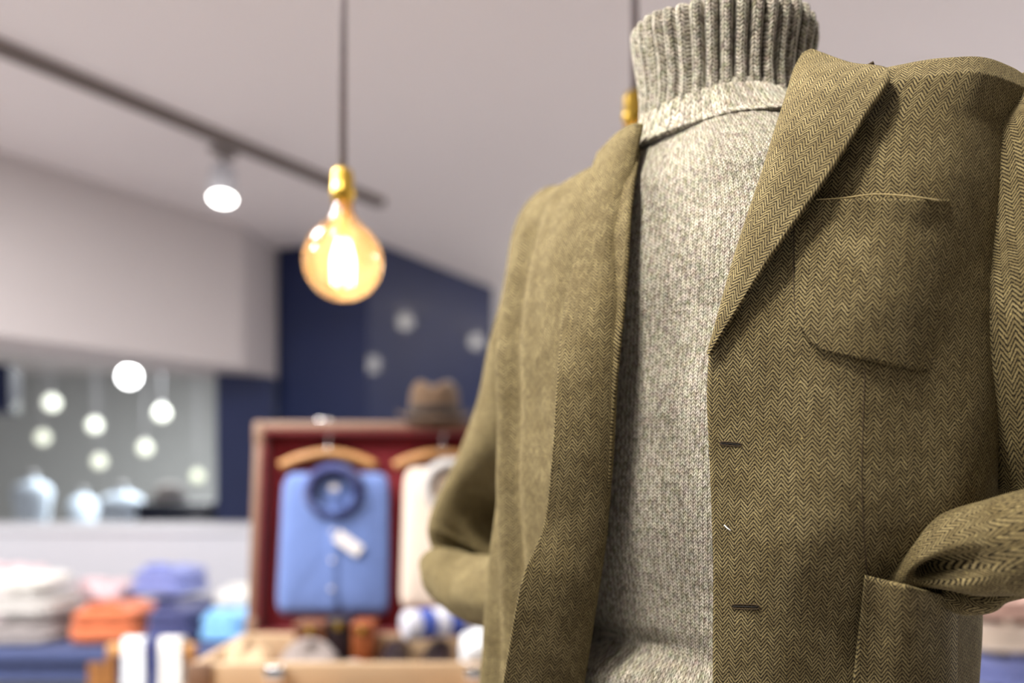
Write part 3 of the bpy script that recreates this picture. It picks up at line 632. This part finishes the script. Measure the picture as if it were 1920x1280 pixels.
# ------------------------------------------------------------------ suitcase display
SX0, SX1, SYF, SYB, RZ = -.668, .10, 1.66, 2.0, CZ-.380; W_ = SX1-SX0; D_ = SYB-SYF; BH = .11
dt = thing('display_table', 'oak display table under the open suitcase', 'table', ((SX0+SX1)/2, (SYF+SYB)/2, 0)); tz2 = RZ-BH
box('tabletop', (0, 0, tz2-.02), (1.0, .66, .036), M['wood'], dt, .004)
for sx in (-1, 1):
    for sy in (-1, 1): box('leg', (sx*.44, sy*.27, (tz2-.04)/2), (.06, .06, tz2-.04), M['wood'], dt, .004)
sc_ = thing('suitcase', 'tan leather suitcase standing open with dark red lining and folded shirts', 'suitcase', ((SX0+SX1)/2, (SYF+SYB)/2, tz2))
def tray(name, w, d, h, th, mat, parent):
    bm = bmesh.new(); add_box(bm, (0, 0, th/2), (w, d, th)); 
    for sx in (-1, 1): add_box(bm, (sx*(w-th)/2, 0, h/2), (th, d, h))
    for sy in (-1, 1): add_box(bm, (0, sy*(d-th)/2, h/2), (w-2*th, th, h))
    return bm_obj(name, bm, mat, parent, True, .004)
bs = tray('base_shell', W_, D_, BH, .022, M['tan'], sc_)
o = box('base_lining', (0, 0, .028), (W_-.05, D_-.05, .01), M['red'], bs)
for sx in (-1, 1):
    o = box('corner_guard', (sx*(W_/2-.02), -D_/2-.001, BH-.025), (.05, .012, .055), M['case_edge'], bs, .004)
    o = box('latch', (sx*W_*.27, -D_/2-.006, BH-.022), (.04, .014, .035), M['chrome'], bs, .003)
tube('handle', [(-.07, -D_/2-.004, .05), (-.06, -D_/2-.035, .05), (0, -D_/2-.042, .05), (.06, -D_/2-.035, .05), (.07, -D_/2-.004, .05)], .009, M['case_edge'], bs, 20, 8)
LH = .562; lean = math.radians(7)
lid = tray('lid_shell', W_, LH, .085, .022, M['case_edge'], sc_)
lid.location = (0, D_/2+.090, BH-.035); lid.rotation_euler = (math.pi/2-lean, 0, 0)
# lid local frame: x across, y up the lid, z towards the viewer
for v in lid.data.vertices: v.co.y += LH/2
o = box('lid_lining', (0, LH/2, .028), (W_-.05, LH-.05, .008), M['red'], lid)
for sx in (-1, 1):
    box('lining_side', (sx*(W_/2-.025), LH/2, .056), (.006, LH-.044, .056), M['red'], lid); box('lining_side', (0, LH/2+sx*(LH/2-.025), .056), (W_-.05, .006, .056), M['red'], lid)
for sx in (-1, 1):
    for y in (0.03, LH-.03): box('corner_guard', (sx*(W_/2-.012), y, .078), (.03, .062, .018), M['case_edge'], lid, .006)
    box('latch_plate', (sx*W_*.27, LH+.003, .06), (.04, .01, .035), M['chrome'], lid, .002)
lidM = Matrix.Translation(sc_.location) @ Matrix.Translation(lid.location) @ lid.rotation_euler.to_matrix().to_4x4()

def in_lid(t): t.matrix_world = lidM @ t.matrix_world; return t
def shirt(x, y0, w, h, mat, inner, label, tagged):
    """folded shirt leaning in the lid; frame as the lid's."""
    t = thing('folded_shirt', label, 'shirt', (0, 0, 0), 'folded shirts in the suitcase lid'); t.matrix_world = lidM @ Matrix.Translation((x, y0, .042))
    g = rbox(w, h, .045, e=14, sag=.1, seed=3); g[..., 0] *= 1-.05*(g[..., 1]/h); g[..., 1] += h/2; grid('shirt_front', g, M[mat], t, wrap=True, cap=True)
    box('button_placket', (0, h*.40, .045), (.03, h*.72, .005), M[mat], t, .002)
    for k in range(3): lathe('button', [(.005, .046), (.005, .0505), (.001, .051)], M['tag'], t, 12, (0, h*(.18+.2*k), 0))
    # collar: stand ring and two leaves
    cy = h*.86; th = np.linspace(0, 2*math.pi, 48, endpoint=False)
    G = np.array([np.stack([r*np.cos(th), cy+r*.95*np.sin(th), z+.006*np.sin(th)], -1) for r, z in ((.050, .035), (.055, .062), (.058, .070), (.064, .066), (.073, .050), (.080, .042))]); grid('collar', G, M[inner], t, wrap=True, thick=.003)
    for s in (-1, 1):
        G = []
        for k in np.linspace(0, 1, 10):
            a = math.radians(90+s*(-160+0*k)); G.append([(s*(.010+.055*k*(1-.1*q)), cy-.044-.012*q-.030*q*k+.05*k*k, .062-.012*q) for q in np.linspace(0, 1, 6)])
        grid('collar_leaf', np.array(G), M[mat], t, thick=.004)
    lathe('neck_insert', [(.049, .036), (.046, .046), (.004, .048)], M[mat], t, 30, (0, cy, 0))
    box('size_label', (0, cy+.012, .052), (.022, .014, .002), M['tag'], t)
    if tagged: box('price_tag', (.040, h*.50, .052), (.075, .032, .002), M['tag'], t, 0, Matrix.Rotation(-.6, 3, 'Z'))
    # hanger behind the shoulders
    return t
def hanger(x, y, label):
    t = thing('coat_hanger', label, 'hanger', (0, 0, 0), 'wooden hangers in the suitcase lid'); t.matrix_world = lidM @ Matrix.Translation((x, y, .0415))
    tube('hanger_bar', [(-.125, -.012, .012), (-.07, .01, .012), (0, .022, .012), (.07, .01, .012), (.125, -.012, .012)], .012, M['wood'], t, 24, 8)
    tube('hook', [(0, .03, .012), (0, .06, .02), (.012, .078, .03), (0, .092, .036), (-.014, .08, .036)], .003, M['chrome'], t, 20, 6); lathe('hook_ball', [(.002, -.01), (.010, -.004), (.010, .004), (.002, .01)], M['chrome'], t, 16, (0, .034, .016)); return t
xo = lambda px: (px-960)/F*2.07-(SX0+SX1)/2
shirt(xo(630), .066, .275, .36, 'shirt_blue', 'shirt_dark', 'blue chambray folded shirt with dark collar and white tag', True)
shirt(xo(848), .080, .25, .36, 'shirt_cream', 'grey_pile', 'cream folded shirt partly hidden by the jacket sleeve', False)
hanger(xo(612), .462, 'wooden hanger above the blue shirt'); hanger(xo(828), .462, 'wooden hanger above the cream shirt')

# things lying in the case
def case_pt(px, d, z=.034): return ((px-960)/F*d, d, tz2+z)
def belt(px, d, mat, label, r=.036):
    t = thing('rolled_belt', label, 'belt', case_pt(px, d), 'rolled belts in the suitcase'); th = np.linspace(0, 2*math.pi*3.2, 90)
    G = [[((.008+(r-.008)*k/89)*math.cos(a), .030*(q-.5)*1.1, r+(.008+(r-.008)*k/89)*math.sin(a)) for q in (0, 1)] for k, a in enumerate(th)]
    grid('strap', G, M[mat], t, thick=.003); bk = tube('buckle', [(r-.006, -.02, r-.02), (r+.004, -.02, r-.02), (r+.004, .02, r-.02), (r-.006, .02, r-.02), (r-.006, -.02, r-.02)], .002, M['brass'], t, 20, 6); return t
def box_stack(px, d, h0, mat, label, w=.075):
    t = thing('leather_box', label, 'box', (case_pt(px, d)[0], d, tz2+.034), 'small leather boxes in the suitcase')
    box('body', (0, 0, h0/2), (w, .07, h0), M[mat], t, .006); box('box_lid', (0, 0, h0+.008), (w+.006, .076, .018), M[mat], t, .005); box('clasp', (0, -.038, h0), (.014, .006, .018), M['brass'], t, .001)
box_stack(588, 1.935, .10, 'leather_br', 'left brown leather box below the blue shirt'); box_stack(640, 1.935, .11, 'leather_dk', 'dark leather box between the brown and orange boxes', .05); box_stack(683, 1.935, .10, 'leather_or', 'orange leather box below the blue shirt', .05)
def shoe(px, d, rz, mat, label, z=.034, sc=1.0):
    t = thing('leather_shoe', label, 'shoe', case_pt(px, d, z), 'dark leather shoes in the suitcase', rz)
    S = [(0, .030, .062), (.03, .036, .076), (.08, .036, .078), (.13, .038, .066), (.18, .044, .050), (.23, .042, .042), (.265, .028, .034), (.278, .008, .020)]; G = []
    for x, w, h in cr(np.array(S), 26): th = np.linspace(0, 2*math.pi, 24, endpoint=False); G.append(np.stack([0*th+(x-.14)*sc, w*sc*np.sign(np.cos(th))*np.abs(np.cos(th))**.8, (.012+h/2+h/2*np.sin(th))*sc], -1))
    grid('upper', np.array(G), M[mat], t, wrap=True, cap=True)
    G = [[((x-.14)*sc, w*1.08*s*sc, z*sc) for s, z in ((-1, 0), (1, 0), (1, .014), (-1, .014))] for x, w, h in cr(np.array(S), 20)]; grid('sole', G, M['black'], t, wrap=True, cap=True, smooth=False)
    box('heel', (-.105*sc, 0, .004*sc), (.06*sc, .06*sc, .02*sc), M['black'], t, .003)
    for k in range(4): tube('lace', [((.0+.022*k)*sc, -.02*sc, (.086-.009*k)*sc), ((.004+.022*k)*sc, 0, (.094-.009*k)*sc), ((.0+.022*k)*sc, .02*sc, (.086-.009*k)*sc)], .0025*sc, M['ribbon'], t, 8, 6)
    return t
shoe(738, 1.83, math.radians(-88), 'leather_dk', 'dark leather shoe standing left of its pair in the case', .034, .85); shoe(815, 1.83, math.radians(-93), 'leather_dk', 'dark leather shoe standing right of its pair in the case', .034, .85)
def cap(px, d, mat, label, z=.034, r=.1, rz=0.0):
    t = thing('flat_cap', label, 'cap', case_pt(px, d, z), 'flat caps in the suitcase', rz); th = np.linspace(0, 2*math.pi, 40, endpoint=False); G = []
    for q, z_ in ((.88, 0), (.98, .012), (1.04, .03), (.98, .052), (.75, .07), (.4, .076), (.05, .078)): G.append(np.stack([r*q*np.cos(th), r*1.15*q*np.sin(th), z_*(1+.25*np.sin(th))], -1))
    grid('crown', np.array(G), M[mat], t, wrap=True, cap=True)
    G = [[(r*.85*math.cos(a)*(1-.05*k), -r*(1.0+.42*k)*abs(math.sin(a))**.8-.0, .022-.014*k) for a in np.linspace(math.pi*.08, math.pi*.92, 16)] for k in np.linspace(0, 1, 6)]; grid('brim', np.array(G), M[mat], t, thick=.006)
    lathe('button', [(.008, .088), (.006, .094), (.001, .095)], M[mat], t, 12); return t
cap(580, 1.81, 'grey_wool', 'grey wool flat cap in the middle of the suitcase', .034, .066, .3)
cap(462, 1.81, 'tan', 'tan suede flat cap in the front left corner of the suitcase', .034, .060, .2)
def cyl_roll(px, d, z, label):
    t = thing('rolled_scarf', label, 'scarf', case_pt(px, d, z), None, .5); 
    for k in range(6):
        x = -.09+.036*k; lathe('stripe', [(.030, -.018), (.036, -.012), (.036, .012), (.030, .018)], M['scarf_blue' if k % 2 else 'scarf_white'], t, 24, (x, 0, .036), np.array(Matrix.Rotation(math.pi/2, 3, 'Y')))
    tube('fringe', [(.1, 0, .05), (.12, .005, .045), (.135, 0, .03)], .006, M['scarf_white'], t, 8, 6); return t
cyl_roll(838, 1.90, .118, 'rolled blue and white striped scarf beside the jacket elbow')
folded('folded_cloth', 'white folded cloth at the right of the suitcase, beside the jacket hem', 'white_cloth', case_pt(922, 1.78), .15, .14, .125, None, .1, 31, sag=.12, cat='cloth')
folded('folded_cloth', 'small grey folded cloth between the grey cap and the dark shoes', 'grey_wool', case_pt(668, 1.77), .08, .08, .05, None, -.05, 33, cat='cloth')

# brown hat on top of the lid
topw = lidM @ Vector((xo(812), LH, .045)); ht = thing('felt_hat', 'brown felt hat resting on top of the suitcase lid', 'hat', (topw.x, topw.y, topw.z+.004))
th = np.linspace(0, 2*math.pi, 48, endpoint=False)
grid('brim', np.array([np.stack([r*np.cos(th), r*1.1*np.sin(th), z+.012*np.cos(2*th)*(r/.1)**2], -1) for r, z in ((.062, .012), (.085, .008), (.098, .012), (.1, .016), (.098, .018), (.085, .013), (.062, .018))]), M['brown_felt'], ht, wrap=True)
grid('crown', np.array([np.stack([r*np.cos(th), r*1.1*np.sin(th), z-.018*np.exp(-(np.cos(th)*r/.02)**2)*sstep(.08, .1, z)], -1) for r, z in ((.066, .010), (.067, .04), (.064, .075), (.058, .095), (.045, .108), (.02, .112), (.002, .112))]), M['brown_felt'], ht, wrap=True)
lathe('hat_band', [(.0665, .018), (.069, .019), (.069, .04), (.0668, .041)], M['ribbon'], ht, 48, sy=1.1)

# ------------------------------------------------------------------ clothes table at the right, behind the jacket
t2 = thing('side_table', 'low table of folded clothes behind the right side of the jacket', 'table', (1.62, 2.5, 0)); z2 = at(1900, 1275, 2.4)[2]
box('tabletop', (0, 0, z2-.02), (1.0, .6, .036), M['white'], t2, .004)
for sx in (-1, 1):
    for sy in (-1, 1): box('leg', (sx*.45, sy*.25, (z2-.04)/2), (.05, .05, z2-.04), M['wood'], t2, .004)
g = 'folded clothes on the side table'; z2 -= .001
folded('folded_sweater', 'light blue folded sweater at the bottom of the stack right of the jacket', 'lavender', (1.50, 2.42, z2), .30, .28, .085, g, .02, 21)
folded('folded_sweater', 'cream folded sweater in the middle of the stack right of the jacket', 'shirt_cream', (1.49, 2.42, z2+.102), .29, .28, .08, g, -.04, 22)
folded('folded_sweater', 'peach folded sweater on top of the stack right of the jacket', 'peach', (1.50, 2.43, z2+.198), .28, .27, .07, g, .05, 23)
